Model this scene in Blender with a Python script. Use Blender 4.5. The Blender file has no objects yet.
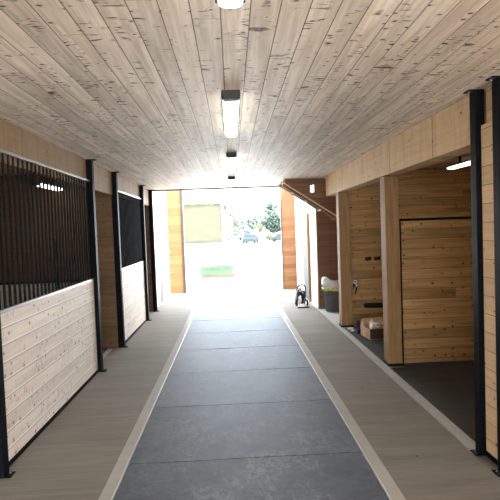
import bpy, bmesh, math, random
from mathutils import Vector, Matrix, noise
random.seed(7)
S = bpy.context.scene
COL = S.collection
PI = math.pi

# ------------------------------------------------------------------ node helpers
class NT:
    def __init__(s, name):
        s.m = bpy.data.materials.new(name); s.m.use_nodes = True
        s.t = s.m.node_tree; s.n = s.t.nodes; s.l = s.t.links
        s.b = s.n['Principled BSDF']; s.cache = {}
    def lk(s, a, b):
        if isinstance(a, (int, float)): b.default_value = a
        elif isinstance(a, (tuple, list)): b.default_value = (*a, 1) if len(a) == 3 and b.type == 'RGBA' else a
        else: s.l.new(a, b)
    def pos(s):
        if 'p' not in s.cache:
            g = s.n.new('ShaderNodeNewGeometry'); x = s.n.new('ShaderNodeSeparateXYZ')
            s.l.new(g.outputs['Position'], x.inputs[0]); s.cache['p'] = x.outputs
        return s.cache['p']
    def f(s, op, a, b=0.0, c=0.0, clamp=False):
        n = s.n.new('ShaderNodeMath'); n.operation = op; n.use_clamp = clamp
        s.lk(a, n.inputs[0]); s.lk(b, n.inputs[1]); s.lk(c, n.inputs[2]); return n.outputs[0]
    def vec(s, x, y, z):
        n = s.n.new('ShaderNodeCombineXYZ'); s.lk(x, n.inputs[0]); s.lk(y, n.inputs[1]); s.lk(z, n.inputs[2]); return n.outputs[0]
    def noise(s, v, scale=1.0, detail=3.0, rough=.55, dist=0.0):
        n = s.n.new('ShaderNodeTexNoise'); s.lk(v, n.inputs['Vector']); n.inputs['Scale'].default_value = scale
        n.inputs['Detail'].default_value = detail; n.inputs['Roughness'].default_value = rough; n.inputs['Distortion'].default_value = dist
        return n.outputs['Fac']
    def white(s, v):
        n = s.n.new('ShaderNodeTexWhiteNoise'); n.noise_dimensions = '3D'; s.lk(v, n.inputs['Vector'])
        x = s.n.new('ShaderNodeSeparateXYZ'); s.l.new(n.outputs['Color'], x.inputs[0]); return x.outputs
    def ramp(s, v, a, b, lo=0.0, hi=1.0):
        n = s.n.new('ShaderNodeMapRange'); n.interpolation_type = 'SMOOTHSTEP'
        for i, q in enumerate((v, a, b, lo, hi)): s.lk(q, n.inputs[i])
        return n.outputs[0]
    def mix(s, f, a, b, mode='MIX'):
        n = s.n.new('ShaderNodeMix'); n.data_type = 'RGBA'; n.blend_type = mode
        s.lk(f, n.inputs[0]); s.lk(a, n.inputs[6]); s.lk(b, n.inputs[7]); return n.outputs[2]
    def bump(s, h, strength=.3, dist=.01):
        n = s.n.new('ShaderNodeBump'); n.inputs['Strength'].default_value = strength; n.inputs['Distance'].default_value = dist
        s.lk(h, n.inputs['Height']); s.l.new(n.outputs[0], s.b.inputs['Normal'])
    def out(s, col, rough=.6, spec=.4, metal=0.0):
        s.lk(col, s.b.inputs['Base Color']); s.lk(rough, s.b.inputs['Roughness'])
        s.lk(spec, s.b.inputs['Specular IOR Level']); s.lk(metal, s.b.inputs['Metallic']); return s.m

def planks(name, u, v, light, dark, pitch=.13, off=0.0, length=2.6, knot=.35, kcol=(.10, .055, .03), groove=(.06, .04, .03),
           gw=.003, var=.18, dash=0.0, seed=0.0, grain=1.0, rough=.6, mineral=0.0, spec=.25, lip=None, kdim=(.125, .105), dfreq=(38.0, 9.0), gb=1.0):
    k = NT(name); P = k.pos(); U, V = P[u], P[v]
    Vp = k.f('ADD', k.f('DIVIDE', V, pitch), off + 100.0)
    row = k.f('FLOOR', Vp); fv = k.f('FRACT', Vp)
    r0 = k.white(k.vec(row, seed, 3.1))
    Up = k.f('ADD', k.f('DIVIDE', U, length), k.f('MULTIPLY_ADD', r0[0], 7.3, 50.0))
    colu = k.f('FLOOR', Up); fu = k.f('FRACT', Up)
    r = k.white(k.vec(row, colu, seed + 1.7))
    # knots
    kv = k.vec(k.f('DIVIDE', U, kdim[0]), k.f('MULTIPLY_ADD', r[1], 37.0, k.f('DIVIDE', V, kdim[1])), k.f('MULTIPLY', r[2], 19.0))
    vo = k.n.new('ShaderNodeTexVoronoi'); vo.voronoi_dimensions = '2D'; k.l.new(kv, vo.inputs['Vector']); vo.inputs['Scale'].default_value = 1.0
    sp = k.n.new('ShaderNodeSeparateXYZ'); k.l.new(vo.outputs['Color'], sp.inputs[0])
    keep = k.f('LESS_THAN', sp.outputs[0], knot)
    size = k.f('MULTIPLY_ADD', sp.outputs[1], .10, .05)
    d = vo.outputs['Distance']
    km = k.f('MULTIPLY', keep, k.f('SUBTRACT', 1.0, k.ramp(k.f('DIVIDE', d, size), .55, 1.15)))
    halo = k.f('MULTIPLY', keep, k.f('SUBTRACT', 1.0, k.ramp(d, .05, .42)))
    # grain bends round the knots
    Vg = k.f('ADD', k.f('MULTIPLY', V, 34.0), k.f('MULTIPLY', halo, 1.6))
    g1 = k.noise(k.vec(k.f('MULTIPLY', U, 1.3), Vg, k.f('MULTIPLY', r[0], 60.0)), 1.0, 4.0, .6, .6)
    g2 = k.noise(k.vec(k.f('MULTIPLY', U, .9), k.f('MULTIPLY', V, 9.0), k.f('MULTIPLY', r[1], 60.0)), 1.0, 3.0, .5, 1.0)
    g = k.f('ADD', k.f('MULTIPLY', k.ramp(g1, .32, .68), .55), k.f('MULTIPLY', k.ramp(g2, .3, .7), .45))
    g = k.f('MULTIPLY_ADD', k.f('SUBTRACT', g, .5), grain, .5, clamp=True)
    c = k.mix(g, light, dark)
    c = k.mix(k.f('MULTIPLY', halo, .28), c, dark)
    if mineral:
        mn = k.noise(k.vec(k.f('MULTIPLY', U, 1.1), k.f('MULTIPLY', V, 13.0), k.f('MULTIPLY', r[2], 80.0)), 1.0, 2.0, .5, .4)
        c = k.mix(k.f('MULTIPLY', k.ramp(mn, .6, .78), mineral), c, kcol)
    if dash:  # short saw and branch marks across the board
        dn = k.noise(k.vec(k.f('MULTIPLY', U, dfreq[0]), k.f('MULTIPLY', V, dfreq[1]), k.f('MULTIPLY', r[2], 33.0)), 1.0, 2.0, .5, 1.5)
        dm = k.noise(k.vec(k.f('MULTIPLY', U, 2.2), k.f('MULTIPLY', V, 7.0), k.f('MULTIPLY', r[1], 71.0)), 1.0, 2.0, .5)
        c = k.mix(k.f('MULTIPLY', k.f('MULTIPLY', k.ramp(dn, .57, .66), k.ramp(dm, .50, .60)), dash), c, kcol)
    c = k.mix(k.f('MULTIPLY', km, .9), c, kcol)
    br = k.f('MULTIPLY_ADD', k.f('SUBTRACT', r[2], .5), var * 2, 1.0)
    n = k.n.new('ShaderNodeVectorMath'); n.operation = 'SCALE'; k.l.new(c, n.inputs[0]); k.l.new(br, n.inputs['Scale']); c = n.outputs[0]
    e = k.f('MULTIPLY', k.f('MINIMUM', fv, k.f('SUBTRACT', 1.0, fv)), pitch)
    eu = k.f('MULTIPLY', k.f('MINIMUM', fu, k.f('SUBTRACT', 1.0, fu)), length)
    gm = k.f('SUBTRACT', 1.0, k.ramp(e, gw * .4, gw))
    gu = k.f('SUBTRACT', 1.0, k.ramp(eu, .0008, .002))
    gr = k.f('MAXIMUM', gm, gu)
    c = k.mix(gr, c, groove)
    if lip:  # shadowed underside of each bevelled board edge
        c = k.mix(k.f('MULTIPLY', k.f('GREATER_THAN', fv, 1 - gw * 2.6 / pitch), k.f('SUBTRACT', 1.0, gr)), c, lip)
    k.bump(k.f('SUBTRACT', k.f('MULTIPLY', g1, .06), k.f('MULTIPLY', k.f('SUBTRACT', 1.0, k.ramp(e, 0.0, gw * 1.6)), gb)), .5, .006)
    return k.out(c, rough, spec)

def plain(name, c, rough=.5, metal=0.0, spec=.5, var=.06, scale=8.0):
    k = NT(name); g = k.n.new('ShaderNodeTexCoord')
    nz = k.noise(g.outputs['Object'], scale, 3.0)
    d = tuple(x * (1 - 2.2 * var) for x in c); l = tuple(min(1, x * (1 + 2.2 * var)) for x in c)
    return k.out(k.mix(k.ramp(nz, .3, .7), d, l), rough, spec, metal)

def emit(name, c, st):
    k = NT(name); k.b.inputs['Base Color'].default_value = (.9, .9, .9, 1)
    k.b.inputs['Emission Color'].default_value = (*c, 1); k.b.inputs['Emission Strength'].default_value = st
    return k.m

def timber(name, u, v, light, dark, joints=0.0, seed=0.0, across=.5, knot=.25):
    """solid sawn lumber: long grain, weak saw marks across, a few knots, butt joints every <joints> m"""
    k = NT(name); P = k.pos(); U, V = P[u], P[v]
    g1 = k.noise(k.vec(k.f('MULTIPLY', U, 1.4), k.f('MULTIPLY', V, 26.0), seed), 1.0, 4.0, .6, .5)
    g2 = k.noise(k.vec(k.f('MULTIPLY', U, 9.0), k.f('MULTIPLY', V, 1.6), seed + 5), 1.0, 3.0, .6, .3)
    g = k.f('ADD', k.f('MULTIPLY', k.ramp(g1, .3, .7), 1 - across), k.f('MULTIPLY', k.ramp(g2, .35, .7), across))
    c = k.mix(g, light, dark)
    vo = k.n.new('ShaderNodeTexVoronoi'); vo.voronoi_dimensions = '2D'
    k.l.new(k.vec(k.f('DIVIDE', U, .3), k.f('DIVIDE', V, .22), 0.0), vo.inputs['Vector']); vo.inputs['Scale'].default_value = 1.0
    sp = k.n.new('ShaderNodeSeparateXYZ'); k.l.new(vo.outputs['Color'], sp.inputs[0])
    km = k.f('MULTIPLY', k.f('LESS_THAN', sp.outputs[0], knot), k.f('SUBTRACT', 1.0, k.ramp(vo.outputs['Distance'], .03, .08)))
    c = k.mix(k.f('MULTIPLY', km, .8), c, (.12, .06, .03))
    if joints:
        fu = k.f('FRACT', k.f('ADD', k.f('DIVIDE', U, joints), 50.37 + seed))
        eu = k.f('MULTIPLY', k.f('MINIMUM', fu, k.f('SUBTRACT', 1.0, fu)), joints)
        c = k.mix(k.f('SUBTRACT', 1.0, k.ramp(eu, .003, .008)), c, (.13, .075, .04))
    k.bump(g1, .15, .004)
    return k.out(c, .65, .25)

# ------------------------------------------------------------------ materials
X, Y, Z = 0, 1, 2
M = {}
M['ceiling'] = planks('whitewashed_ceiling_boards', Y, X, (.90, .81, .70), (.60, .50, .40), .134, .1, 3.1, .34, (.085, .058, .04), (.17, .13, .10), .0032, .12, 1.0, 1, 1.25, .55, 0, .4, None, (.08, .11), (24.0, 6.0))
M['board_white'] = planks('whitewashed_front_boards', Y, Z, (.86, .755, .64), (.66, .54, .43), .1378, 0, 4.0, .62, (.25, .15, .09), (.95, .91, .86), .0062, .07, .6, 2, .9, .55, 0, .3, (.52, .43, .35), gb=0.0)  # pale groove and darker lip paint in the lit and shaded groove facets
M['board_white_x'] = planks('whitewashed_divider_boards', X, Z, (.74, .66, .57), (.56, .46, .37), .1378, 0, 4.0, .3, (.2, .12, .07), (.3, .25, .2), .003, .07, 0, 3)
M['pine_x'] = planks('honey_pine_boards', X, Z, (.48, .28, .112), (.27, .144, .052), .127, .35, 3.8, .30, (.085, .035, .015), (.06, .028, .012), .003, .22, 0, 4, 1.0, .55, .5)
M['pine_y'] = planks('honey_pine_side_boards', Y, Z, (.48, .28, .112), (.27, .144, .052), .127, .35, 3.8, .30, (.085, .035, .015), (.06, .028, .012), .003, .22, 0, 5, 1.0, .55, .5)
M['pine_light_y'] = planks('pale_pine_side_boards', Y, Z, (.88, .66, .43), (.72, .51, .31), .1378, 0, 4.0, .3, (.2, .1, .05), (.28, .17, .1), .003, .1, 0, 6)
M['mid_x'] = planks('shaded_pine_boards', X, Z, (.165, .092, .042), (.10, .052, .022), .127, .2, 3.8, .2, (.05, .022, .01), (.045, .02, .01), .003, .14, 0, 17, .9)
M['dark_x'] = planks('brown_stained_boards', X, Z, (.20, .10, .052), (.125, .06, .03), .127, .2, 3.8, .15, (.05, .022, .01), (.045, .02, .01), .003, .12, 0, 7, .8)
M['cedar_x'] = planks('orange_cedar_boards', X, Z, (.30, .145, .068), (.215, .092, .038), .127, .2, 3.0, .2, (.22, .08, .03), (.2, .08, .03), .003, .16, 0, 8, .9)
M['lobby_y'] = planks('pale_siding_boards', Y, Z, (.86, .82, .76), (.76, .70, .62), .15, 0, 5.0, .12, (.5, .4, .3), (.55, .48, .4), .003, .05, 0, 9, .8)
M['bay_ceiling'] = planks('tan_bay_ceiling_boards', Y, X, (.52, .36, .21), (.36, .23, .12), .13, .3, 3.1, .3, (.12, .06, .03), (.1, .06, .03), .003, .12, 0, 10)
M['beam_y'] = timber('pale_timber_along_aisle', Y, Z, (.68, .48, .27), (.49, .335, .175), 1.25, 0, .6)
M['beam_tan'] = timber('tan_timber_fascia', Y, Z, (.32, .21, .11), (.23, .145, .07), 1.25, 3, .6)
M['post_z'] = timber('honey_timber_post', Z, X, (.30, .168, .068), (.20, .108, .040), 0, 7, .1)
M['stringer'] = timber('brown_timber_stringer', X, Z, (.19, .10, .055), (.12, .06, .033), 0, 2, .1, .1)
M['steel'] = plain('black_coated_steel', (.006, .006, .007), .45, 0.0, .03, .1, 3)
M['bar'] = plain('black_bar_steel', (.007, .007, .008), .45, 0.0, .07, .1, 3)
M['edge'] = plain('bright_metal_edging', (.75, .75, .74), .35, .3, .5, .05, 4)
M['rail'] = plain('grey_rail_steel', (.30, .29, .28), .38, .85, .5, .08, 4)
M['housing'] = plain('dark_grey_lamp_plastic', (.035, .032, .03), .6, 0, .2)
M['lamp'] = emit('lamp_diffuser', (1.0, .95, .86), 4.0)
M['lamp2'] = emit('stall_lamp_diffuser', (1.0, .94, .84), 4.0)
M['white_paint'] = plain('white_paint', (.80, .80, .78), .5)
M['grey_paint'] = plain('grey_door_paint', (.12, .12, .12), .5)
M['chrome'] = plain('chrome', (.55, .55, .57), .18, 1.0, .5, .03)
M['black_rubber'] = plain('black_rubber', (.010, .010, .011), .6, 0, .15)
M['bin'] = plain('dark_grey_bin_plastic', (.085, .085, .09), .4, 0, .5, .06, 12)
M['bag'] = plain('white_bin_liner', (.50, .49, .48), .35, 0, .5, .05, 15)
M['yellow'] = plain('yellow_band', (.40, .38, .09), .4, 0, .5, .15, 20)
M['card'] = plain('tan_cardboard', (.46, .30, .18), .8, 0, .2, .08, 10)
M['shaded_card'] = planks('shaded_striped_card', X, Z, (.085, .05, .035), (.05, .03, .02), .032, 0, 9.0, 0, (.03, .02, .01), (.02, .012, .01), .002, .1)  # striped card, darkened in its colour for the shaded box front
M['paper'] = plain('white_paper', (.82, .78, .72), .8)
M['kraft'] = plain('crumpled_kraft_paper', (.48, .34, .23), .8, 0, .2, .2, 20)
M['navy'] = plain('navy_cloth', (.009, .013, .030), .8)
M['green_cart'] = plain('green_cart_metal', (.038, .075, .040), .5, 0, .4, .08, 3)
M['brown_metal'] = plain('brown_rusty_metal', (.07, .04, .028), .7)
M['jamb'] = plain('dark_brown_jamb', (.045, .03, .022), .6)
M['roller'] = None
M['grey_door'] = plain('dark_grey_door_paint', (.065, .065, .066), .6, 0, .2)
M['stucco'] = plain('white_stucco', (.82, .82, .80), .8)
M['glass_dark'] = plain('dark_glass', (.03, .035, .04), .5, 0, .15)
M['car_white'] = plain('white_car_paint', (.20, .21, .22), .6, 0, .1)
M['car_grey'] = plain('grey_car_paint', (.028, .036, .04), .7, 0, .1)
M['bark'] = plain('brown_bark', (.20, .15, .10), .9, 0, .2, .2, 6)
M['leaf_dark'] = plain('dark_green_leaves', (.028, .045, .032), .7, 0, .3, .35, 3)
M['leaf_yellow'] = plain('yellow_green_leaves', (.06, .072, .022), .7, 0, .3, .3, 3)
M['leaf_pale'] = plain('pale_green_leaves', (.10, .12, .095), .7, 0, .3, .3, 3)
M['lawn'] = plain('lawn_grass', (.10, .15, .03), .9, 0, .2, .2, 3)

def concrete(name, a, b, streak=1.0, rough=.75):
    k = NT(name); P = k.pos()
    s1 = k.noise(k.vec(k.f('MULTIPLY', P[0], 1.3), k.f('MULTIPLY', P[1], 38.0), 1.0), 1.0, 4.0, .65, .2)
    s2 = k.noise(k.vec(k.f('MULTIPLY', P[0], .8), k.f('MULTIPLY', P[1], 5.0), 7.0), 1.0, 4.0, .6, .6)
    s3 = k.noise(k.vec(P[0], P[1], 0.0), 3.0, 5.0, .6)
    g = k.f('ADD', k.f('ADD', k.f('MULTIPLY', k.ramp(s1, .3, .7), .4 * streak), k.f('MULTIPLY', k.ramp(s2, .3, .7), .35)), k.f('MULTIPLY', s3, .25))
    c = k.mix(g, a, b)
    vo = k.n.new('ShaderNodeTexVoronoi'); vo.voronoi_dimensions = '2D'; k.l.new(k.vec(P[0], P[1], 0.0), vo.inputs['Vector']); vo.inputs['Scale'].default_value = 2.2
    sp = k.n.new('ShaderNodeSeparateXYZ'); k.l.new(vo.outputs['Color'], sp.inputs[0])
    c = k.mix(k.f('MULTIPLY', k.f('LESS_THAN', sp.outputs[0], .3), k.f('SUBTRACT', 1.0, k.ramp(vo.outputs['Distance'], .012, .03))), c, (.03, .027, .024))
    k.bump(s1, .25 * streak, .004)
    return k.out(c, rough, .16)
M['concrete'] = concrete('broomed_concrete', (.26, .235, .195), (.155, .138, .112), 1.0, .7)
M['border'] = concrete('smooth_pale_concrete', (.44, .415, .365), (.33, .31, .275), .4)
M['bay_floor'] = concrete('dark_bay_mat', (.06, .055, .05), (.035, .032, .03), 1.0, .6)
M['alcove_floor'] = concrete('pale_alcove_concrete', (.42, .40, .38), (.33, .32, .30), .3)
M['yard'] = concrete('sunlit_yard_paving', (.72, .70, .67), (.62, .60, .57), .2, .9)

def rubber():
    k = NT('dusty_rubber_mat'); P = k.pos()
    v = k.vec(P[0], P[1], 0.0)
    a = k.noise(v, 2.2, 5.0, .7, .4); b = k.noise(v, 26.0, 4.0, .7, .3)
    c3 = k.noise(k.vec(k.f('MULTIPLY', P[0], 6.0), k.f('MULTIPLY', P[1], 11.0), 3.0), 1.0, 5.0, .75, 1.2)
    st = k.noise(k.vec(k.f('MULTIPLY', P[0], 9.0), k.f('MULTIPLY', P[1], 4.0), 5.0), 1.0, 6.0, .75, 2.0)
    dust = k.f('MAXIMUM', k.f('MULTIPLY', k.ramp(a, .40, .66), k.ramp(b, .42, .66)), k.f('MULTIPLY', k.ramp(a, .38, .6), k.ramp(st, .46, .64)))
    # the worn middle of the walkway carries most of the dust
    mid = k.f('SUBTRACT', 1.0, k.ramp(k.f('ABSOLUTE', k.f('SUBTRACT', P[0], .1)), .25, .95))
    dust = k.f('MULTIPLY', dust, k.f('MULTIPLY_ADD', mid, .75, .25))
    col = k.mix(k.ramp(c3, .3, .7), (.068, .077, .090), (.105, .118, .138))
    col = k.mix(k.f('MULTIPLY', dust, .75), col, (.28, .295, .31))
    r = k.f('MULTIPLY_ADD', dust, .12, .55)
    k.bump(k.f('ADD', k.f('MULTIPLY', b, .4), c3), .25, .003)
    return k.out(col, r, .22)
M['rubber'] = rubber()

def roller():
    k = NT('tan_roller_door'); P = k.pos()
    fz = k.f('FRACT', k.f('MULTIPLY', P[2], 1.0 / .62))
    g = k.f('SUBTRACT', 1.0, k.ramp(fz, .03, .09))
    st = k.noise(k.vec(k.f('MULTIPLY', P[0], .6), k.f('MULTIPLY', P[2], 2.0), 0.0), 1.0, 2.0)
    c = k.mix(k.ramp(st, .35, .7), (.050, .047, .027), (.060, .057, .034))
    c = k.mix(k.f('MULTIPLY', g, .5), c, (.04, .037, .022))
    return k.out(c, .7, .3)
M['roller'] = roller()

# ------------------------------------------------------------------ geometry helpers
class MB:
    def __init__(s): s.bm = bmesh.new()
    def box(s, x0, x1, y0, y1, z0, z1, mat=None):
        vs = [s.bm.verts.new((x, y, z)) for x in (x0, x1) for y in (y0, y1) for z in (z0, z1)]
        if mat is not None:
            for v in vs: v.co = mat @ v.co
        for q in ((0, 1, 3, 2), (4, 6, 7, 5), (0, 4, 5, 1), (2, 3, 7, 6), (0, 2, 6, 4), (1, 5, 7, 3)):
            s.bm.faces.new([vs[i] for i in q])
        return s
    def prism(s, pts, axis, a, b):
        """extrude a closed 2-D outline along an axis (0,1,2) from a to b"""
        def P(p, t):
            return {0: (t, p[0], p[1]), 1: (p[0], t, p[1]), 2: (p[0], p[1], t)}[axis]
        A = [s.bm.verts.new(P(p, a)) for p in pts]; B = [s.bm.verts.new(P(p, b)) for p in pts]
        n = len(pts)
        s.bm.faces.new(A); s.bm.faces.new(B[::-1])
        for i in range(n): s.bm.faces.new((A[i], B[i], B[(i + 1) % n], A[(i + 1) % n]))
        bmesh.ops.recalc_face_normals(s.bm, faces=s.bm.faces)
        return s
    def tube(s, pts, r, seg=10, closed=False, caps=True):
        pts = [Vector(p) for p in pts]; n = len(pts); rings = []
        rs = r if isinstance(r, (list, tuple)) else [r] * n
        up = None
        for i, p in enumerate(pts):
            if closed: t = (pts[(i + 1) % n] - pts[i - 1]).normalized()
            else: t = (pts[min(i + 1, n - 1)] - pts[max(i - 1, 0)]).normalized()
            if up is None:
                up = t.orthogonal().normalized()
            else:
                up = (up - t * up.dot(t)).normalized()
            w = t.cross(up)
            rings.append([s.bm.verts.new(p + (up * math.cos(2 * PI * j / seg) + w * math.sin(2 * PI * j / seg)) * rs[i]) for j in range(seg)])
        m = n if closed else n - 1
        for i in range(m):
            a, b = rings[i], rings[(i + 1) % n]
            for j in range(seg): s.bm.faces.new((a[j], a[(j + 1) % seg], b[(j + 1) % seg], b[j]))
        if caps and not closed:
            s.bm.faces.new(rings[0][::-1]); s.bm.faces.new(rings[-1])
        return s
    def lathe(s, prof, c=(0, 0, 0), seg=28, close=True):
        rings = []
        for r, z in prof:
            rings.append([s.bm.verts.new((c[0] + r * math.cos(2 * PI * j / seg), c[1] + r * math.sin(2 * PI * j / seg), c[2] + z)) for j in range(seg)])
        for a, b in zip(rings, rings[1:]):
            for j in range(seg): s.bm.faces.new((a[j], a[(j + 1) % seg], b[(j + 1) % seg], b[j]))
        if close: s.bm.faces.new(rings[0][::-1])
        return s
    def build(s, name, mat, parent=None, bevel=0.0, smooth=False, sub=0):
        bmesh.ops.recalc_face_normals(s.bm, faces=s.bm.faces)
        me = bpy.data.meshes.new(name); s.bm.to_mesh(me); s.bm.free()
        me.materials.append(mat)
        o = bpy.data.objects.new(name, me); COL.objects.link(o)
        if smooth:
            for p in me.polygons: p.use_smooth = True
        if parent is not None:
            o.parent = parent
            L = parent
            off = Vector((0, 0, 0))
            while L is not None: off += L.location; L = L.parent
            me.transform(Matrix.Translation(-off))       # world-space mesh -> thing space
        if bevel:
            b = o.modifiers.new('bevel', 'BEVEL'); b.width = bevel; b.segments = 2; b.limit_method = 'ANGLE'
        if sub:
            b = o.modifiers.new('sub', 'SUBSURF'); b.levels = b.render_levels = sub
        return o

def thing(name, label, cat, loc, group=None):
    o = bpy.data.objects.new(name, None); COL.objects.link(o); o.location = loc; o.empty_display_size = .1
    o['label'] = label; o['category'] = cat
    if group: o['group'] = group
    return o
def tag(o, label, cat, group=None, kind=None):
    o['label'] = label; o['category'] = cat
    if group: o['group'] = group
    if kind: o['kind'] = kind
    return o
def struct(name, mb, mat, **k):
    o = mb.build(name, mat, **k); o['kind'] = 'structure'; return o
def copy_tree(o, parent=None):
    c = o.copy(); COL.objects.link(c)
    if parent is not None: c.parent = parent
    for ch in list(o.children): copy_tree(ch, c)
    return c

# ------------------------------------------------------------------ key dimensions (metres)
ZC = 2.783          # ceiling
ZB = 2.42           # underside of beams
XP = -1.80          # aisle face of the left posts
XW = -1.865          # left wall line
XQ = 1.848           # aisle face of the right posts
YR = -3.8           # rear end of the aisle, behind the viewer
YE = 14.5           # end wall with the big opening
YL = 11.45          # end of the low ceiling

# ------------------------------------------------------------------ setting: floors
struct('floor', MB().box(-5.6, 5.6, YR, 14.8, -.20, -.02), M['concrete'])
struct('floor', MB().box(-1.93, -.978, YR, 14.8, -.02, 0), M['concrete'])
struct('floor', MB().box(1.07, 1.80, YR, 14.8, -.02, 0), M['concrete'])
struct('trim_1', MB().box(-.978, -.886, YR, 14.8, -.02, .004), M['border'], bevel=.003)
struct('trim_2', MB().box(.975, 1.07, YR, 14.8, -.02, .004), M['border'], bevel=.003)
struct('trim_12', MB().box(-.886, -.876, YR, 14.8, -.02, .009), M['edge'])
struct('trim_13', MB().box(.965, .975, YR, 14.8, -.02, .009), M['edge'])
struct('trim_3', MB().box(1.81, 1.915, 3.74, 8.75, -.02, .006), M['border'], bevel=.003)
struct('trim_4', MB().box(-2.02, -1.93, 6.60, 7.8, -.02, .006).box(-2.02, -1.93, 10.28, 11.3, -.02, .006), M['border'], bevel=.003)
struct('floor', MB().box(1.915, 5.6, 3.60, 8.75, -.02, -.002), M['bay_floor'])
struct('floor', MB().box(-5.6, -2.02, YR, 11.4, -.02, -.002), M['bay_floor'])
struct('floor', MB().box(1.81, 5.6, 8.80, 14.8, -.02, 0), M['alcove_floor'])
struct('floor', MB().box(-160, 160, 14.8, 260, -.3, -.012), M['yard'])
struct('floor', MB().box(-60, 60, -50, YR, -.3, -.012), M['yard'])

# rubber mats down the middle, 1.83 x 1.22 m each
places = ['nearest the viewer, cut by the bottom of the photo', 'second nearest the viewer', 'third from the viewer', 'fourth from the viewer',
          'fifth from the viewer', 'sixth from the viewer', 'seventh from the viewer', 'eighth from the viewer', 'ninth from the viewer']
for i in range(9):
    y0 = 3.818 + 1.219 * (i - 1)
    mb = MB(); nx, ny = 14, 8; x0, x1 = -.872, .960
    top = []
    for a in range(nx + 1):
        colv = []
        for b in range(ny + 1):
            fx, fy = a / nx, b / ny
            x = x0 + (x1 - x0) * fx; y = y0 + .007 + (1.219 - .014) * fy
            curl = .0035 * (abs(fy - .5) * 2) ** 8 * (0.5 + noise.noise((x * 2.0, y0 * 3.1, .5)))
            wob = .006 * noise.noise((x * 1.7, y0 * 5 + (0 if fy < .5 else 1.219 * 5), 2.0)) if b in (0, ny) else 0
            colv.append(mb.bm.verts.new((x, y + wob, .002 + max(0, curl) + .0006 * noise.noise((x * 3, y * 3, 0)))))
        top.append(colv)
    for a in range(nx):
        for b in range(ny): mb.bm.faces.new((top[a][b], top[a + 1][b], top[a + 1][b + 1], top[a][b + 1]))
    ext = bmesh.ops.extrude_face_region(mb.bm, geom=mb.bm.faces[:])
    for v in [e for e in ext['geom'] if isinstance(e, bmesh.types.BMVert)]: v.co.z = -.0195
    o = mb.build('rubber_mat', M['rubber'])
    c = Vector((.05, y0 + .6, 0)); o.data.transform(Matrix.Translation(-c)); o.location = c
    tag(o, 'grey rubber aisle mat, ' + places[i], 'mat', 'rubber mats down the aisle')

# ------------------------------------------------------------------ setting: ceilings
mb = MB().prism([(-1.93, YR), (1.93, YR), (1.93, 10.0), (1.14, 10.0), (1.14, YL), (-1.93, YL)], 2, ZC, ZC + .06)
struct('ceiling', mb, M['ceiling'])
struct('ceiling', MB().box(-5.6, -1.93, YR, YL, ZC, ZC + .06), M['bay_ceiling'])
struct('ceiling', MB().box(1.93, 5.6, YR, 10.0, ZC, ZC + .06), M['bay_ceiling'])
struct('trim_5', MB().box(-1.93, 1.14, YL, YL + .04, ZC - .03, ZC + .1), M['stringer'])
struct('trim_6', MB().box(1.10, 1.14, 10.0, YL, ZC - .02, ZC + .1), M['stringer'])
# tie beam across the open lobby above the low ceiling
tag(MB().box(-1.88, 1.84, 12.25, 12.85, 3.35, 3.7).build('tie_beam', M['beam_y']), 'timber tie beam across the open lobby behind the aisle ceiling', 'beam')

struct('ceiling', MB().box(1.12, 5.6, 8.6, 11.0, 3.95, 4.05), M['bay_ceiling'])  # unseen slab added above the stairwell to keep the sun out
# ------------------------------------------------------------------ setting: walls
struct('wall_left', MB().box(-5.7, -5.6, YR, YL, 0, ZC), M['pine_y'])
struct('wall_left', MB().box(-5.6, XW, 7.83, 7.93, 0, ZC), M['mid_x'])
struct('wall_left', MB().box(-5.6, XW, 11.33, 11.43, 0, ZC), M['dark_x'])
struct('wall_left', MB().box(-5.6, XW - .02, 3.60, 3.68, 0, ZC), M['pine_x'])
struct('wall_left', MB().box(-2.0, XW, 11.43, YE, 0, 3.9), M['lobby_y'])
struct('wall_left', MB().box(-2.0, -1.94, YR, .9, 0, ZC), M['pine_y'])
struct('wall_right', MB().box(1.87, 1.99, 10.80, YE, 0, 3.9), M['lobby_y'])
struct('wall_right', MB().box(5.6, 5.7, YR, 10.9, 0, ZC), M['pine_y'])
struct('wall_back', MB().box(2.09, 5.6, 8.72, 8.82, 0, ZC), M['pine_x'])
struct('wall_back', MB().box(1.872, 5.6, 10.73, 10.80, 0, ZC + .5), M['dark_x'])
struct('wall_right', MB().box(XQ + .10, 5.6, 3.52, 3.60, 0, ZC), M['pine_x'])
# end wall either side of the big opening
struct('wall_end', MB().box(-5.6, -1.47, YE, YE + .12, 0, 3.9), M['cedar_x'])
struct('wall_end', MB().box(1.48, 5.6, YE, YE + .12, 0, 3.9), M['cedar_x'])
struct('trim_7', MB().box(-1.47, -1.40, YE - .03, YE + .14, 0, 3.9), M['jamb'])
struct('trim_8', MB().box(1.455, 1.48, YE - .02, YE + .14, 0, 3.9), M['jamb'])
struct('trim_9', MB().box(1.845, 1.872, 10.72, 10.80, 0, 2.2), M['post_z'])

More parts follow.
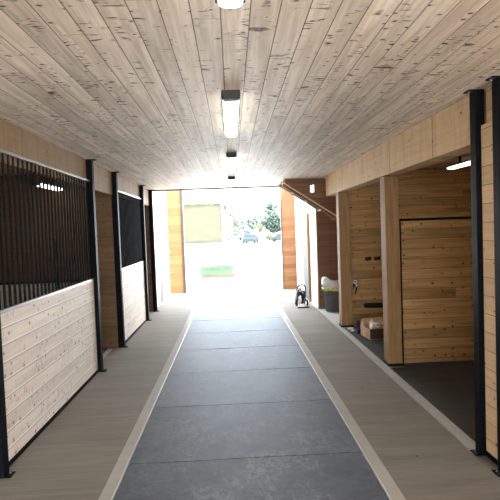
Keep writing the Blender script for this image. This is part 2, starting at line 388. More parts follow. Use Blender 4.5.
# doors in the two lobby side walls
d = struct('door_1', MB().box(1.825, 1.865, 11.93, 12.75, .02, 2.08), M['grey_door'], bevel=.004)
h = MB().tube([(1.825, 12.66, 1.0), (1.78, 12.66, 1.0), (1.78, 12.56, 1.0)], .010, 8).build('door_handle', M['chrome'], d, smooth=True)
struct('trim_10', MB().box(1.81, 1.87, 11.85, 11.93, 0, 2.14), M['post_z'])
d = struct('door_2', MB().box(-1.885, -1.85, 12.35, 13.05, .02, 2.06), M['grey_door'], bevel=.004)
MB().tube([(-1.85, 12.44, 1.0), (-1.81, 12.44, 1.0), (-1.81, 12.54, 1.0)], .010, 8).build('door_handle', M['chrome'], d, smooth=True)
struct('trim_11', MB().box(-1.89, -1.845, 13.05, 13.11, 0, 2.12).box(-1.89, -1.845, 12.29, 12.35, 0, 2.12).box(-1.89, -1.845, 12.35, 13.05, 2.06, 2.12), M['white_paint'])
for (y, z, w) in ((14.2, 1.58, 'topmost'), (14.33, 1.25, 'middle'), (14.33, .63, 'lowest')):
    t = thing('wall_fitting', w + ' of three small round white fittings on the left wall by the end opening', 'fitting', (-1.89, y, z), 'white round fittings on the left lobby wall')
    m = Matrix.Translation((-1.89, y, z)) @ Matrix.Rotation(PI / 2, 4, 'Y')
    b = MB().lathe([(.055, 0), (.055, .02), (.045, .035)]); b.bm.faces.new(b.bm.verts[-28:]); b.bm.transform(m); b.build('cover_plate', M['white_paint'], t, smooth=False)
    b = MB().lathe([(.022, .03), (.022, .075), (.012, .085)], seg=16); b.bm.transform(m); b.build('knob', M['chrome'], t, smooth=True)

# ------------------------------------------------------------------ beams and timber posts
tag(MB().box(XW - .05, XW + .015, YR, 11.30, ZB, ZC).build('timber_beam', M['beam_tan'], bevel=.004),
    'long tan timber fascia under the ceiling above the left stalls', 'beam')
tag(MB().box(1.885, 2.10, 3.80, 9.72, ZB - .02, ZC).build('timber_beam', M['beam_y'], bevel=.005),
    'thick pale timber beam above the two right bays', 'beam')
tag(MB().box(1.93, 2.03, YR, 3.66, 2.52, ZC).build('timber_beam', M['pine_light_y'], bevel=.004),
    'short tan timber board above the right stall front, between the black posts', 'beam')
for (y0, lab, px, w) in ((6.09, 'light timber post between the two right bays, in front of the pine partition', 1.915, .175), (8.60, 'timber post at the far end of the right bays, beside the grey bin', 1.882, .195)):
    t = thing('timber_post', lab, 'post', (1.95, y0 + .1, 0), 'square timber posts under the right beam')
    MB().box(px, px + w, y0, y0 + .20, .045, ZB - .02).build('post_shaft', M['post_z'], t, bevel=.006)
    b = MB().box(px - .01, px + .01 + w, y0 - .012, y0 + .212, .012, .045); b.build('base_shoe', M['steel'], t, bevel=.003)
    MB().box(px - .015, px + w, y0 - .05, y0 + .22, .006, .014).build('base_plate', M['rail'], t, bevel=.002)

# pine partition between the right bays with a black cap
t = thing('bay_partition', 'low pine board partition with black metal cap between the right bays', 'partition', (3.8, 6.18, 0))
MB().box(2.12, 5.58, 6.14, 6.22, .03, 1.835).build('board_panel', M['pine_x'], t)
MB().box(2.09, 5.59, 6.12, 6.24, 1.835, 1.865).build('cap_rail', M['steel'], t, bevel=.003)
MB().box(2.10, 2.12, 6.125, 6.235, .0, 1.835).build('end_channel', M['steel'], t)

# ------------------------------------------------------------------ black steel posts
def steel_post(side, y, lab, top=ZC):
    x0 = XW + .0 if side < 0 else XQ
    x1 = x0 + (.09 if side < 0 else .072)
    t = thing('steel_post', lab, 'post', ((x0 + x1) / 2, y + .05, 0), 'black square steel posts along the aisle')
    MB().box(x0, x1, y, y + .09, .01, top - .008).build('post_shaft', M['steel'], t, bevel=.004)
    s = 1 if side < 0 else -1
    xa, xb = (x0 - .0, x1 + .045) if side < 0 else (x0 - .045, x1)
    MB().box(xa, xb, y, y + .09, 0, .010).build('foot_plate', M['steel'], t, bevel=.002)
    MB().box(xa, xb, y, y + .09, top - .010, top).build('head_plate', M['steel'], t, bevel=.002)
    bx = (x1 + .025) if side < 0 else (x0 - .025)
    MB().tube([(bx, y + .045, .008), (bx, y + .045, .024)], .010, 6).build('bolt', M['chrome'], t)
    MB().tube([(bx, y + .045, top - .024), (bx, y + .045, top - .008)], .010, 6).build('bolt', M['chrome'], t)
    return t
steel_post(-1, 3.70, 'black steel post at the left edge, nearest end of the barred stall front')
steel_post(-1, 6.49, 'black steel post at the far end of the near barred stall front')
steel_post(-1, 7.84, 'black steel post at the near end of the far barred stall front')
steel_post(-1, 10.16, 'black steel post at the far end of the far barred stall front')
steel_post(-1, 11.31, 'black steel post standing farthest down the left side, by the sunlit wall')
steel_post(1, 3.66, 'black steel post on the right between dark bay and pale board panel')
steel_post(1, 3.335, 'black steel post at the right edge of the photo')

# ------------------------------------------------------------------ stall fronts
def stall_front(y0, y1, lab, x=XW, full=False):
    t = thing('stall_partition', lab, 'stall front', (x + .03, (y0 + y1) / 2, 0), 'board and bar stall fronts')
    top, mid = 2.515, 1.24
    MB().box(x - .01, x + .05, y0, y1, .005, .04).build('bottom_rail', M['steel'], t, bevel=.002)
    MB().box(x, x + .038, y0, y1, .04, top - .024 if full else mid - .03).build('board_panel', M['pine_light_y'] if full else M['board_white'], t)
    MB().box(x - (.012 if not full else .0), x + .052, y0, y1, top - .024, top).build('top_rail', M['rail'] if not full else M['pine_light_y'], t, bevel=.002)
    if full: return t
    MB().box(x - .012, x + .048, y0, y1, mid - .03, mid).build('middle_rail', M['rail'], t, bevel=.002)
    n = int((y1 - y0) / .094)
    for i in range(n):
        y = y0 + (i + .5) * (y1 - y0) / n
        MB().tube([(x + .018, y, mid), (x + .018, y, top - .024)], .0118, 8, caps=False).build('bar', M['bar'], t, smooth=True)
    return t
stall_front(3.79, 6.49, 'near left stall front with black bars above pale whitewashed boards')
stall_front(7.93, 10.16, 'far left stall front, dark bars over white boards, past the first opening')
stall_front(1.0, 3.335, 'wide pale pine panel on the nearer side of the right-edge black post', x=1.90, full=True)
MBx = stall_front(3.425, 3.66, 'narrow pale pine panel between the two right black posts', x=1.89, full=True)

# divider inside the near stall: boards below, bars above
t = thing('stall_divider', 'low whitewashed board divider seen through the bars at the far end of the near stall', 'divider', (-3.7, 6.5, 0))
MB().box(-5.58, -1.95, 6.59, 6.63, .02, 1.19).build('board_panel', M['board_white_x'], t)
MB().box(-5.58, -1.95, 6.58, 6.64, 1.19, 1.22).build('middle_rail', M['steel'], t)
# navy straps hanging inside the near stall, behind the bars
for (yy, x, z0, z1, lab) in ((4.55, -2.25, 1.15, 2.55, 'dark navy lead rope hanging behind the bars of the near stall, nearer one'),
                     (6.2, -2.20, 1.0, 1.75, 'dark navy lead rope hanging low behind the bars near the far post')):
    pts = [(x + .012 * math.sin(k * .9), yy + .02 * k * .3, z1 - (z1 - z0) * k / 12) for k in range(13)]
    t = thing('lead_rope', lab, 'rope', (x, yy, z0))
    MB().tube([(x, yy, z1 + .04), (x, yy, ZC)], .004, 6).build('cord', M['navy'], t)
    MB().tube(pts, [.018 + .004 * math.sin(k) for k in range(13)], 8).build('rope', M['navy'], t, smooth=True)
    MB().tube([(x, yy, z1), (x, yy, z1 + .05)], .01, 8).build('snap_hook', M['chrome'], t, smooth=True)

# ------------------------------------------------------------------ lamps
def lamp(x, y0, y1, z, lab, mat, group, w=.064, th=.058):
    t = thing('ceiling_light', lab, 'light', (x, (y0 + y1) / 2, z + .10), group)
    prof = [(-w, z + .032), (-w, z + th), (w, z + th), (w, z + .032)]
    MB().prism([(x + a, b) for a, b in prof], 1, y0 - .0, y1 - .03).build('housing', M['housing'], t, bevel=.004)
    # rounded diffuser
    mb = MB(); n = 12; m = 8; secs = []
    for i in range(m + 1):
        f = i / m
        yy = y0 + .04 + (y1 - y0 - .04) * f
        sc = 1.0
        if i == m: yy, sc = y1, .25
        if i == m - 1: yy, sc = y1 - .045, .82
        if i == m - 2: yy = y1 - .13
        secs.append([mb.bm.verts.new((x + w * .93 * sc * math.cos(PI * j / n), yy, z + .034 - .034 * sc * math.sin(PI * j / n) ** .5)) for j in range(n + 1)])
    for a, b in zip(secs, secs[1:]):
        for j in range(n): mb.bm.faces.new((a[j], a[j + 1], b[j + 1], b[j]))
    mb.bm.faces.new(secs[0]); mb.bm.faces.new(secs[-1][::-1])
    mb.build('diffuser', mat, t, smooth=True)
    mb = MB()
    mb.prism([(x - w * 1.03, z + th + .001), (x - w * 1.03, z + .02), (x - w * .8, z - .003), (x + w * .8, z - .003), (x + w * 1.03, z + .02), (x + w * 1.03, z + th + .001)], 1, y0 - .035, y0 + .05)
    mb.build('end_cap', M['housing'], t, bevel=.006)
    if ZC - z - th > .01:
        for q in (y0 + .3, y1 - .4): MB().box(x - .015, x + .015, q, q + .03, z + th, ZC).build('mount', M['housing'], t)
    return t
GL = 'strip lights down the middle of the aisle ceiling'
for (y, w) in ((.66, 'nearest strip light on the aisle ceiling, cut by the top of the photo'), (3.54, 'second strip light on the aisle ceiling, the largest seen whole'),
               (6.34, 'third strip light down the aisle ceiling'), (9.13, 'farthest strip light at the end of the aisle ceiling')):
    lamp(.03, y, y + 1.5, ZC - .058, w, M['lamp'], GL)
lamp(3.46, 6.45, 7.72, 2.62, 'white strip light in the right bay, seen just left of the black post', M['lamp2'], 'strip lights inside the bays')
lamp(-2.6, 6.72, 7.72, 2.49, 'white strip light seen through the bars of the near left stall', M['lamp2'], 'strip lights inside the bays')
lamp(-3.7, 4.3, 5.6, 2.60, 'unseen white strip light added deep inside the near left stall to brighten it', M['lamp2'], 'strip lights inside the bays')  # added lamp, out of view, brightens the stall behind the bars
lamp(4.0, 4.3, 5.5, 2.66, 'unseen white strip light added to light the right bay, nearer than the other bay light', M['lamp2'], 'strip lights inside the bays')  # unseen lamp, there only to light the near right bay

# ------------------------------------------------------------------ stair in the right alcove, rising to the left
t = thing('staircase', 'brown timber staircase rising to the left beside the aisle end', 'staircase', (3.0, 10.3, 0))
SL = -(2.72 - 2.03) / (2.09 - 1.05)
def sz(x): return 2.71 + SL * (x - 1.07)
xb = 1.07 - 2.71 / SL
for yy in (10.03, 10.68):
    up = .055 if yy > 10.1 else 0.0
    MB().prism([(1.07, sz(1.07) + up), (1.07, sz(1.07) - .065 + up), (xb - .10, up), (xb, up)], 1, yy, yy + .045).build('stringer', M['stringer'], t, bevel=.003)
nst = 13
for i in range(nst):
    xx = 1.42 + (xb - 1.40) * i / nst
    MB().box(xx - .13, xx + .10, 10.122, 10.68, sz(xx) + .045, sz(xx) + .075).build('tread', M['stringer'], t)
MB().prism([(1.06, sz(1.06) + .0), (1.06, sz(1.06) + .028), (xb, .028), (xb, 0)], 1, 10.005, 10.07).build('edge_trim', M['beam_y'], t)
# brown boards closing the stair side, with a small notch of daylight
g = thing('stair_side_panel', 'dark brown board panel above the staircase, with a small notch of daylight', 'panel', (2.0, 10.1, 2.1))
hx0, hx1, hz0, hz1 = 1.635, 1.715, 2.515, 2.665
zt = ZC + .02
mb = MB()
mb.prism([(1.12, zt), (1.12, sz(1.12) + .03), (hx0, sz(hx0) + .03), (hx0, zt)], 1, 10.085, 10.115)
mb.prism([(hx0, hz0), (hx0, sz(hx0) + .03), (hx1, sz(hx1) + .03), (hx1, hz0)], 1, 10.085, 10.115)
mb.prism([(hx0, zt), (hx0, hz1), (hx0 + .025, hz1 - .03), (hx0 + .05, hz1), (hx1, hz1), (hx1, zt)], 1, 10.085, 10.115)
mb.prism([(hx1, zt), (hx1, sz(hx1) + .03), (3.2, sz(3.2) + .03), (3.2, zt)], 1, 10.085, 10.115)
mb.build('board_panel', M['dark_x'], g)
MB().box(1.14, 1.9, 10.0, 10.04, 2.70, ZC + .06).build('head_board', M['stringer'], g)

# ------------------------------------------------------------------ things in the right bays and alcove
bc = (2.13, 10.38, 0)
t = thing('rubbish_bin', 'round dark grey rubbish bin with white liner and yellow band', 'bin', bc)
MB().lathe([(.0, 0.005), (.19, .005), (.195, .02), (.235, .56), (.25, .565), (.25, .60), (.238, .60), (.20, .05), (0, .05)], bc, 36, False).build('bin_body', M['bin'], t, smooth=True)
mb = MB(); seg = 48
rr = []
for z, r in ((.46, .252), (.52, .257), (.60, .262), (.64, .255), (.67, .25), (.64, .225), (.5, .215)):
    ring = []
    for j in range(seg):
        a = 2 * PI * j / seg
        q = r + (.006 * math.sin(a * 11 + z * 20) if z < .6 or r < .24 else .003)
        zz = z
        if z > .63 and r > .24: zz = z - .05 + .13 * max(0, -math.cos(a - .5)) ** 2 + .008 * math.sin(7 * a)
        if z < .5: zz = z + .05 - .05 * math.sin(3 * a + 1)
        ring.append(mb.bm.verts.new((bc[0] + q * math.cos(a), bc[1] + q * math.sin(a), zz)))
    rr.append(ring)
for a, b in zip(rr, rr[1:]):
    for j in range(seg): mb.bm.faces.new((a[j], a[(j + 1) % seg], b[(j + 1) % seg], b[j]))
mb.build('bin_liner', M['bag'], t, smooth=True)
mb = MB()
ra, rb = [], []
for j in range(15):
    a = PI * (1.0 + .60 * j / 14)
    ra.append(mb.bm.verts.new((bc[0] + .262 * math.cos(a), bc[1] + .262 * math.sin(a), .455 + .008 * math.sin(j)))); rb.append(mb.bm.verts.new((bc[0] + .268 * math.cos(a), bc[1] + .268 * math.sin(a), .53 - .01 * math.sin(j * .7))))
for j in range(14): mb.bm.faces.new((ra[j], ra[j + 1], rb[j + 1], rb[j]))
o = mb.build('yellow_band', M['yellow'], t, smooth=True); q = o.modifiers.new('s', 'SOLIDIFY'); q.thickness = .004

# cardboard box with papers
t = thing('cardboard_box', 'open tan cardboard box full of crumpled paper in the right bay', 'box', (2.35, 7.85, 0))
R = Matrix.Translation((2.10, 7.60, 0)) @ Matrix.Rotation(math.radians(6), 4, 'Z')
W_, D_, H_ = .50, .40, .17
def lb(mb, x0, x1, y0, y1, z0, z1): mb.box(x0, x1, y0, y1, z0, z1, R)
mb = MB(); lb(mb, 0, W_, 0, D_, 0.002, .012); lb(mb, 0, .008, 0, D_, 0.01, H_); lb(mb, W_ - .008, W_, 0, D_, .01, H_); lb(mb, 0, W_, 0, .008, .01, H_); lb(mb, 0, W_, D_ - .008, D_, .01, H_)
mb.build('box_body', M['card'], t)
mb = MB(); lb(mb, .004, W_ - .004, -.006, -.001, .012, H_)  # thin sheet over the front, its dark colour stands for shade
o = mb.build('shaded_front_panel', M['shaded_card'], t); o['label'] = 'striped front of the box, coloured dark brown for its shade'
mb = MB(); mb.prism([(0, 0), (.18, 0), (.10, .05), (.02, .10)], 1, 0, .006)
mb.bm.transform(R @ Matrix.Translation((0, .40, H_)) @ Matrix.Rotation(-PI / 2, 4, 'Z') @ Matrix.Rotation(math.radians(-18), 4, 'X')); mb.build('flap', M['card'], t)
mb = MB(); mb.prism([(0, 0), (.5, 0), (.48, .12), (.03, .11)], 1, 0, .006)
mb.bm.transform(R @ Matrix.Translation((0, D_ - .01, H_)) @ Matrix.Rotation(math.radians(-35), 4, 'X')); mb.build('flap', M['card'], t)
def crumple(name, c, r, mat, parent, sq=(1, 1, 1), amp=.45, sd=0, sub=3):
    bm = bmesh.new(); bmesh.ops.create_icosphere(bm, subdivisions=sub, radius=1)
    for v in bm.verts:
        n = 1 + amp * (noise.noise(v.co * 1.7 + Vector((sd, 0, 0))) + .5 * noise.noise(v.co * 4.1 + Vector((0, sd, 0))))
        v.co = Vector((v.co.x * sq[0], v.co.y * sq[1], v.co.z * sq[2])) * n * r + Vector(c)
    mb = MB(); mb.bm.free(); mb.bm = bm
    return mb.build(name, mat, parent)
crumple_specs = [('paper', (2.18, 7.76, .21), .075, M['paper'], (.6, .6, 1.1), 1), ('paper', (2.30, 7.92, .17), .05, M['paper'], (1, 1, .8), 2),
                 ('paper_bag', (2.46, 7.73, .25), .10, M['kraft'], (1, .9, .8), 3), ('paper_bag', (2.31, 7.74, .22), .05, M['kraft'], (1, 1, .8), 4)]
for nm, c, r, m, sq, sd in crumple_specs:
    o = crumple(nm, c, r, m, None, sq, .5, sd)
    cc = Vector(c); o.data.transform(Matrix.Translation(-cc)); o.location = cc
    tag(o, {1: 'upright white paper scrap at the near left corner of the open box', 2: 'crumpled white paper lying in the middle of the open box',
            3: 'crumpled brown paper bag at the near right of the open box', 4: 'crumpled brown paper bag at the back right of the open box'}[sd], 'paper')

# dark boot-like bag beside the box and pale scraps
t = thing('rubber_boot', 'dark navy rubber boot standing left of the cardboard box', 'boot', (2.03, 8.12, 0))
mb = MB().tube([(2.05, 8.16, .02), (2.05, 8.16, .09), (2.05, 8.17, .16), (2.052, 8.18, .20)], [.040, .036, .04, .046], 14)
mb.build('shaft', M['navy'], t, smooth=True)
mb = MB().tube([(2.05, 8.19, .038), (2.045, 8.13, .038), (2.035, 8.07, .035), (2.03, 8.04, .03)], [.036, .04, .036, .018], 14)
for v in mb.bm.verts: v.co.z = max(.002, v.co.z)
mb.build('foot', M['navy'], t, smooth=True)
for i, (x, y, r, m, lab) in enumerate(((1.99, 8.44, .045, 'paper', 'small crumpled white scrap on the floor by the far timber post'), (2.07, 8.36, .035, 'kraft', 'small tan paper scrap on the bay floor beside the white scraps'),
                                       (1.99, 8.28, .035, 'paper', 'small white scrap on the bay floor next to the dark boot'), (2.2, 8.50, .05, 'kraft', 'brown paper scrap against the back wall of the far bay'))):
    o = crumple('paper_scrap', (x, y, r * .55), r, M[m], None, (1.2, 1, .5), .5, 10 + i, 2)
    cc = Vector((x, y, 0)); o.data.transform(Matrix.Translation(-cc)); o.location = cc
    tag(o, lab, 'paper', 'paper scraps on the bay floor')

# pegs, tap and black rack arm on the back wall
for x, lab in ((2.39, 'left of two dark round pegs on the back pine wall'), (2.55, 'right of two dark round pegs on the back pine wall')):
    t = thing('wall_peg', lab, 'peg', (x, 8.72, 1.20), 'dark pegs on the back wall')
    MB().tube([(x, 8.72, 1.20), (x, 8.712, 1.20)], .034, 20).build('flange', M['black_rubber'], t)
    MB().tube([(x, 8.712, 1.20), (x, 8.56, 1.215)], .022, 14).build('peg_arm', M['steel'], t, smooth=False)
    MB().tube([(x, 8.56, 1.215), (x, 8.54, 1.217), (x, 8.52, 1.219)], [.024, .034, .028], 18).build('peg_head', M['black_rubber'], t)
t = thing('wall_tap', 'small chrome tap on the back pine wall below the pegs', 'tap', (2.17, 8.72, .76))
MB().box(2.125, 2.215, 8.70, 8.72, .70, .82).build('backplate', M['chrome'], t, bevel=.006)
MB().tube([(2.17, 8.70, .78), (2.17, 8.64, .78), (2.165, 8.60, .76), (2.16, 8.59, .70)], [.02, .02, .018, .016], 12).build('spout', M['chrome'], t, smooth=True)
MB().tube([(2.17, 8.65, .79), (2.17, 8.65, .83)], .012, 8).tube([(2.13, 8.65, .83), (2.21, 8.65, .83)], .012, 8).build('handle', M['chrome'], t, smooth=True)
MB().tube([(2.16, 8.60, .70), (2.155, 8.62, .64), (2.15, 8.66, .60)], .012, 8).build('hose_stub', M['black_rubber'], t, smooth=True)
t = thing('rack_arm', 'thick black rail on the back wall above the cardboard box', 'rail', (2.7, 8.6, .38))
MB().tube([(2.28, 8.60, .385), (2.31, 8.60, .385), (3.3, 8.52, .37)], [.03, .045, .05], 16).build('rail_tube', M['black_rubber'], t, smooth=False)
for q in (2.5, 3.0): MB().box(q, q + .04, 8.59, 8.72, .355, .405).build('bracket', M['steel'], t)

# folded hand truck with a tangle of black and white straps
hx, hy = 1.54, 11.15
t = thing('hand_truck', 'small black and white hand truck standing by the right wall', 'cart', (hx, hy, 0))
lean = .10
pts = []
for s in (-1, 1): pass
def HP(u, v): return (hx - .05 + u + .12 * v, hy + .02 + lean * v, v)
arc = [HP(-.10, .05), HP(-.10, .25), HP(-.095, .38)] + [HP(-.095 * math.cos(a), .40 + .095 * math.sin(a)) for a in [PI * k / 8 for k in range(1, 8)]] + [HP(.095, .38), HP(.10, .25), HP(.10, .05)]
MB().tube(arc, .016, 10).build('frame', M['black_rubber'], t, smooth=True)
for z in (.14, .24, .34): MB().tube([HP(-.10, z), HP(.10, z)], .008, 8).build('crossbar', M['rail'], t, smooth=True)
MB().box(hx - .14, hx + .14, hy - .20, hy + .0, .012, .024).build('toe_plate', M['rail'], t, bevel=.003)
MB().tube([(hx - .13, hy - .20, .018), (hx + .13, hy - .20, .018)], .012, 8).build('toe_edge', M['black_rubber'], t)
for s in (-1, 1):
    w = MB().tube([(hx + s * .12 - .018, hy + .05, .075), (hx + s * .12 + .018, hy + .05, .075)], .075, 24).build('wheel', M['black_rubber'], t, bevel=.006)
    MB().tube([(hx + s * .12 - .021, hy + .05, .075), (hx + s * .12 + .021, hy + .05, .075)], .035, 16).build('wheel_hub', M['white_paint'], w)
for k in range(4):
    c = Vector(HP(-.05 + .03 * k, .24 + .02 * (k % 2)))
    lp = [(c.x + (.05 - .004 * k) * math.cos(a), c.y - .02 - .012 * k, c.z + (.16 - .02 * k) * math.sin(a)) for a in [2 * PI * j / 24 for j in range(24)]]
    MB().tube(lp, .010, 8, closed=True).build('strap', M['white_paint'] if k % 2 == 0 else M['black_rubber'], t, smooth=True)
for k in range(5):
    x0 = -.085 + .036 * k
    MB().tube([HP(x0, .10), HP(x0 + .01, .22), HP(x0 * .8, .36), HP(x0 * .5, .44)], .009, 6).build('slat', M['white_paint'] if k % 2 else M['black_rubber'], t, smooth=True)
crumple('bundle', (hx - .02, hy - .03, .20), .11, M['black_rubber'], t, (.75, .4, 1.3), .5, 40)
crumple('wrap', (hx - .06, hy - .09, .17), .07, M['white_paint'], t, (.5, .4, 1.5), .5, 41)
lp = [(hx + .11 + .07 * math.cos(a), hy - .05 + .02 * math.sin(a), .13 + .10 * math.sin(a)) for a in [2 * PI * j / 24 for j in range(24)]]
MB().tube(lp, .005, 6, closed=True).build('hose_loop', M['rail'], t, smooth=True)

# ------------------------------------------------------------------ outdoors
# green low cart
t = thing('green_cart', 'low green metal cart with sloping ends standing in the sunlit yard', 'cart', (-.62, 19.1, 0))
def tray(x0, x1, y0, y1, z0, z1, sl):
    mb = MB()
    lo = [(x0 + sl * .2, y0 + .05), (x1 - sl, y0 + .05), (x1 - sl, y1 - .05), (x0 + sl * .2, y1 - .05)]; hi = [(x0, y0), (x1, y0), (x1, y1), (x0, y1)]
    A = [mb.bm.verts.new((*p, z0)) for p in lo]; B = [mb.bm.verts.new((*p, z1)) for p in hi]
    C2 = [mb.bm.verts.new((p[0] * .97 + (x0 + x1) * .015, p[1] * .97 + (y0 + y1) * .015, z1)) for p in hi]; D2 = [mb.bm.verts.new((p[0] * .97 + (x0 + x1) * .015, p[1] * .97 + (y0 + y1) * .015, z0 + .03)) for p in lo]
    mb.bm.faces.new(A[::-1]); mb.bm.faces.new(D2)
    for a, b in ((A, B), (B, C2), (C2, D2)):
        for j in range(4): mb.bm.faces.new((a[j], a[(j + 1) % 4], b[(j + 1) % 4], b[j]))
    return mb
tray(-1.29, .05, 18.9, 19.9, .06, .40, .13).build('tray', M['green_cart'], t)
for q in (18.93, 19.8): MB().box(-1.24, .06, q, q + .06, -.012, .085).build('skid', M['brown_metal'], t)
MB().box(-1.31, .07, 18.88, 18.91, .375, .405).build('rim', M['green_cart'], t)

# white garage building with a tan roller door
gy = 63.0
t = thing('garage_building', 'white garage building with a tan roller door across the yard', 'building', (-7, gy, 0))
MB().box(-22, -6.35, gy, gy + 12, 0, 9).box(-1.25, -.75, gy, gy + 12, 0, 9).box(-6.35, -1.25, gy, gy + 12, 5.35, 9).box(-6.35, -1.25, gy + 4, gy + 4.2, 0, 5.35).build('wall', M['stucco'], t)
MB().box(-6.35, -1.25, gy + .2, gy + .3, .35, 5.35).build('roller_door', M['roller'], t)
MB().box(-6.5, -1.25, gy + .1, gy + .35, 5.15, 5.35).build('door_head', M['leaf_yellow'], t)
MB().box(-.95, -.5, gy - .40, gy - .02, 4.4, 5.0).build('wall_lamp', M['glass_dark'], t)
MB().box(-22, -.75, gy - .06, gy, 0, .3).build('plinth', M['grey_paint'], t)
tag(MB().box(-7.5, -2.4, 42, 52, -.013, .01).build('lawn', M['lawn']), 'strip of bright grass in front of the tan roller door', 'grass', kind='stuff')
tag(MB().box(-9, -1.2, 53, 53.4, -.012, .14).build('kerb', M['grey_door'], bevel=.02), 'low grey kerb in front of the garage building', 'kerb')

def blob_tree(name, x, y, h, r, mat, trunk, lab, group, sq=1.0, n=260, tr=.12, zlow=None):
    t = thing(name, lab, 'tree' if 'tree' in name else 'bush', (x, y, 0), group)
    zc = h - r * sq
    if zlow is None: zlow = zc - r * .8
    mb = MB(); rnd = random.Random(int(x * 31 + y * 7))
    mb.tube([(x, y, -.01), (x + .1 * tr, y, zlow * .5 + .1), (x, y, zc)], [tr, tr * .8, tr * .3], 8)
    for k in range(5):
        a = rnd.uniform(0, 2 * PI); mb.tube([(x, y, max(.1, zlow * .8)), (x + .5 * r * math.cos(a), y + .5 * r * math.sin(a), zc + rnd.uniform(-.2, .4) * r)], [tr * .5, tr * .15], 5)
    mb.build('trunk', M['bark'], t)
    bm = bmesh.new()
    for k in range(n):   # clusters of small leaf sprays through the crown volume
        while True:
            p = Vector((rnd.uniform(-1, 1), rnd.uniform(-1, 1), rnd.uniform(-1, 1)))
            if .35 < p.length < 1: break
        p *= .85 + .25 * noise.noise(p * 2 + Vector((x, y, 0)))
        c = Vector((x + p.x * r, y + p.y * r, zc + p.z * r * sq))
        s = r * rnd.uniform(.08, .19)
        for q in range(5):
            u = Vector((rnd.gauss(0, 1), rnd.gauss(0, 1), rnd.gauss(0, 1))).normalized(); w = u.orthogonal().normalized()
            c2 = c + Vector((rnd.gauss(0, 1), rnd.gauss(0, 1), rnd.gauss(0, 1))) * s * .6
            vs = [bm.verts.new(c2 + u * s), bm.verts.new(c2 + w * s * .5), bm.verts.new(c2 - u * s), bm.verts.new(c2 - w * s * .5 + u * s * .2)]
            bm.faces.new(vs)
    mb = MB(); mb.bm.free(); mb.bm = bm
    me = mb
    o = me.build('foliage', mat, t)
    return t
GT = 'trees and bushes beyond the yard'
blob_tree('round_bush', 6.25, 72, 3.95, 1.5, M['leaf_dark'], 1, 'large round dark green tree at the right of the opening', GT, .95, 700, .15, .3)
blob_tree('yellow_bush', 4.1, 70, 2.3, .55, M['leaf_yellow'], 1, 'small yellow green bush left of the round dark tree', GT, 1, 160, .06, .2)
blob_tree('low_bush', 5.2, 68.5, 1.0, .7, M['leaf_yellow'], 1, 'low yellow green bush at the foot of the round dark tree', GT, .6, 160, .05, .05)
blob_tree('slender_tree', .15, 78, 6.8, .7, M['leaf_yellow'], 1, 'slender pale tree beside the corner of the white garage', GT, 3.6, 260, .07, .8)
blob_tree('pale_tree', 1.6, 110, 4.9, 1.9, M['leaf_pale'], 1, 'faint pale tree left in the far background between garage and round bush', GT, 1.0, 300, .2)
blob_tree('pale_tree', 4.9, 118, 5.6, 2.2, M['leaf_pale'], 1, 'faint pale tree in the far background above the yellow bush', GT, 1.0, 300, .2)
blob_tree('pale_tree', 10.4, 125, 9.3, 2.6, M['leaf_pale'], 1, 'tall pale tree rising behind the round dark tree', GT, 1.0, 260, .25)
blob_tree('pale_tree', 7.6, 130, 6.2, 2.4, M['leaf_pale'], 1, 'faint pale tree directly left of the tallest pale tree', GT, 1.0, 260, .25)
blob_tree('low_bush', .9, 92, 2.4, 1.1, M['leaf_pale'], 1, 'low pale bush behind the left white car', GT, .8, 160, .08, .2)
blob_tree('low_bush', 3.0, 92, 2.2, 1.0, M['leaf_pale'], 1, 'low pale bush behind the dark car', GT, .8, 160, .08, .2)

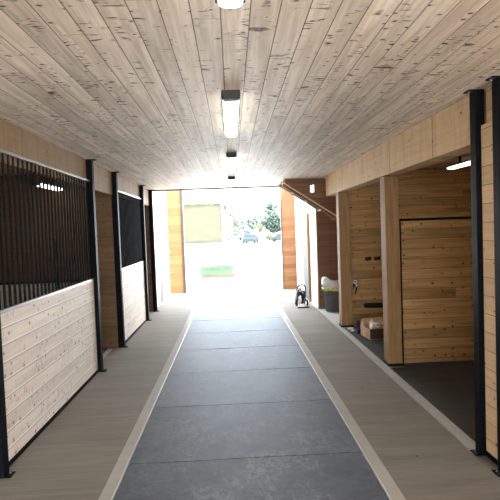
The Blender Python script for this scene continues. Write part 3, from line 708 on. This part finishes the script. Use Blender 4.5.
def car(name, x, y, L, H, paint, lab, rot=0.0):
    t = thing(name, lab, 'car', (x, y, 0), 'cars parked across the yard')
    prof = [(-.5, .16), (-.5, .48), (-.46, .58), (-.26, .64), (-.14, .98), (.18, 1.0), (.36, .66), (.48, .58), (.5, .46), (.5, .16)]
    Rm = Matrix.Translation((x, y, 0)) @ Matrix.Rotation(rot, 4, 'Z')
    mb = MB().prism([(a * L, b * H) for a, b in prof], 1, -.8, .8); mb.bm.transform(Rm); mb.build('car_body', paint, t, bevel=.05)
    mb = MB().prism([(a * L, b * H) for a, b in [(-.22, .67), (-.13, .93), (.165, .95), (.30, .68)]], 1, -.815, .815); mb.bm.transform(Rm); mb.build('window_band', M['glass_dark'], t)
    for sx in (-.32, .31):
        for sy in (-.72, .72):
            mb = MB().tube([(sx * L, sy - .11, .3 * H / 1.4), (sx * L, sy + .11, .3 * H / 1.4)], .3 * H / 1.4, 20); mb.bm.transform(Rm); mb.build('wheel', M['black_rubber'], t)
    return t
car('parked_car', .35, 84, 3.4, 1.25, M['car_white'], 'white car parked beside the garage corner, left in the opening')
car('parked_car', 2.35, 63, 1.9, 1.2, M['car_grey'], 'small dark car in the middle distance left of the yellow bush', PI / 2.6)
car('parked_car', 6.45, 66, 2.6, 1.15, M['car_grey'], 'grey car at the right edge of the opening, in front of the dark round tree')

# ------------------------------------------------------------------ light
w = bpy.data.worlds.new('sky'); S.world = w; w.use_nodes = True
bg = w.node_tree.nodes['Background']; bg.inputs[0].default_value = (.74, .86, 1.0, 1); bg.inputs[1].default_value = 4.0
sun = bpy.data.lights.new('sun', 'SUN'); sun.energy = 7.0; sun.angle = math.radians(.6); sun.color = (1.0, .92, .80)
so = bpy.data.objects.new('sun', sun); COL.objects.link(so)
to_sun = Vector((.30, -.36, 1.0)).normalized()
so.rotation_euler = to_sun.to_track_quat('Z', 'Y').to_euler(); so.location = (0, 0, 20)

# ------------------------------------------------------------------ camera
yaw, pitch, roll = .0354, .0415, -.0364
f = Vector((math.sin(yaw) * math.cos(pitch), math.cos(yaw) * math.cos(pitch), -math.sin(pitch)))
r = f.cross(Vector((0, 0, 1))).normalized(); u = r.cross(f)
c, s = math.cos(roll), math.sin(roll)
r2 = r * c + u * s; u2 = -r * s + u * c
cam = bpy.data.cameras.new('camera'); co = bpy.data.objects.new('camera', cam); COL.objects.link(co)
co.matrix_world = Matrix(((r2.x, u2.x, -f.x, 0), (r2.y, u2.y, -f.y, 0), (r2.z, u2.z, -f.z, 1.8), (0, 0, 0, 1)))
cam.sensor_width = 36; cam.lens = 36 * 493.8 / 500; cam.clip_end = 500; cam.clip_start = .05
S.camera = co
S.view_settings.view_transform = 'Standard'; S.view_settings.look = 'None'; S.view_settings.gamma = 1; S.view_settings.use_curve_mapping = False
S.view_settings.exposure = 1.95
S.cycles.max_bounces = 10; S.cycles.diffuse_bounces = 6; S.cycles.use_denoising = True; S.cycles.sample_clamp_indirect = 8
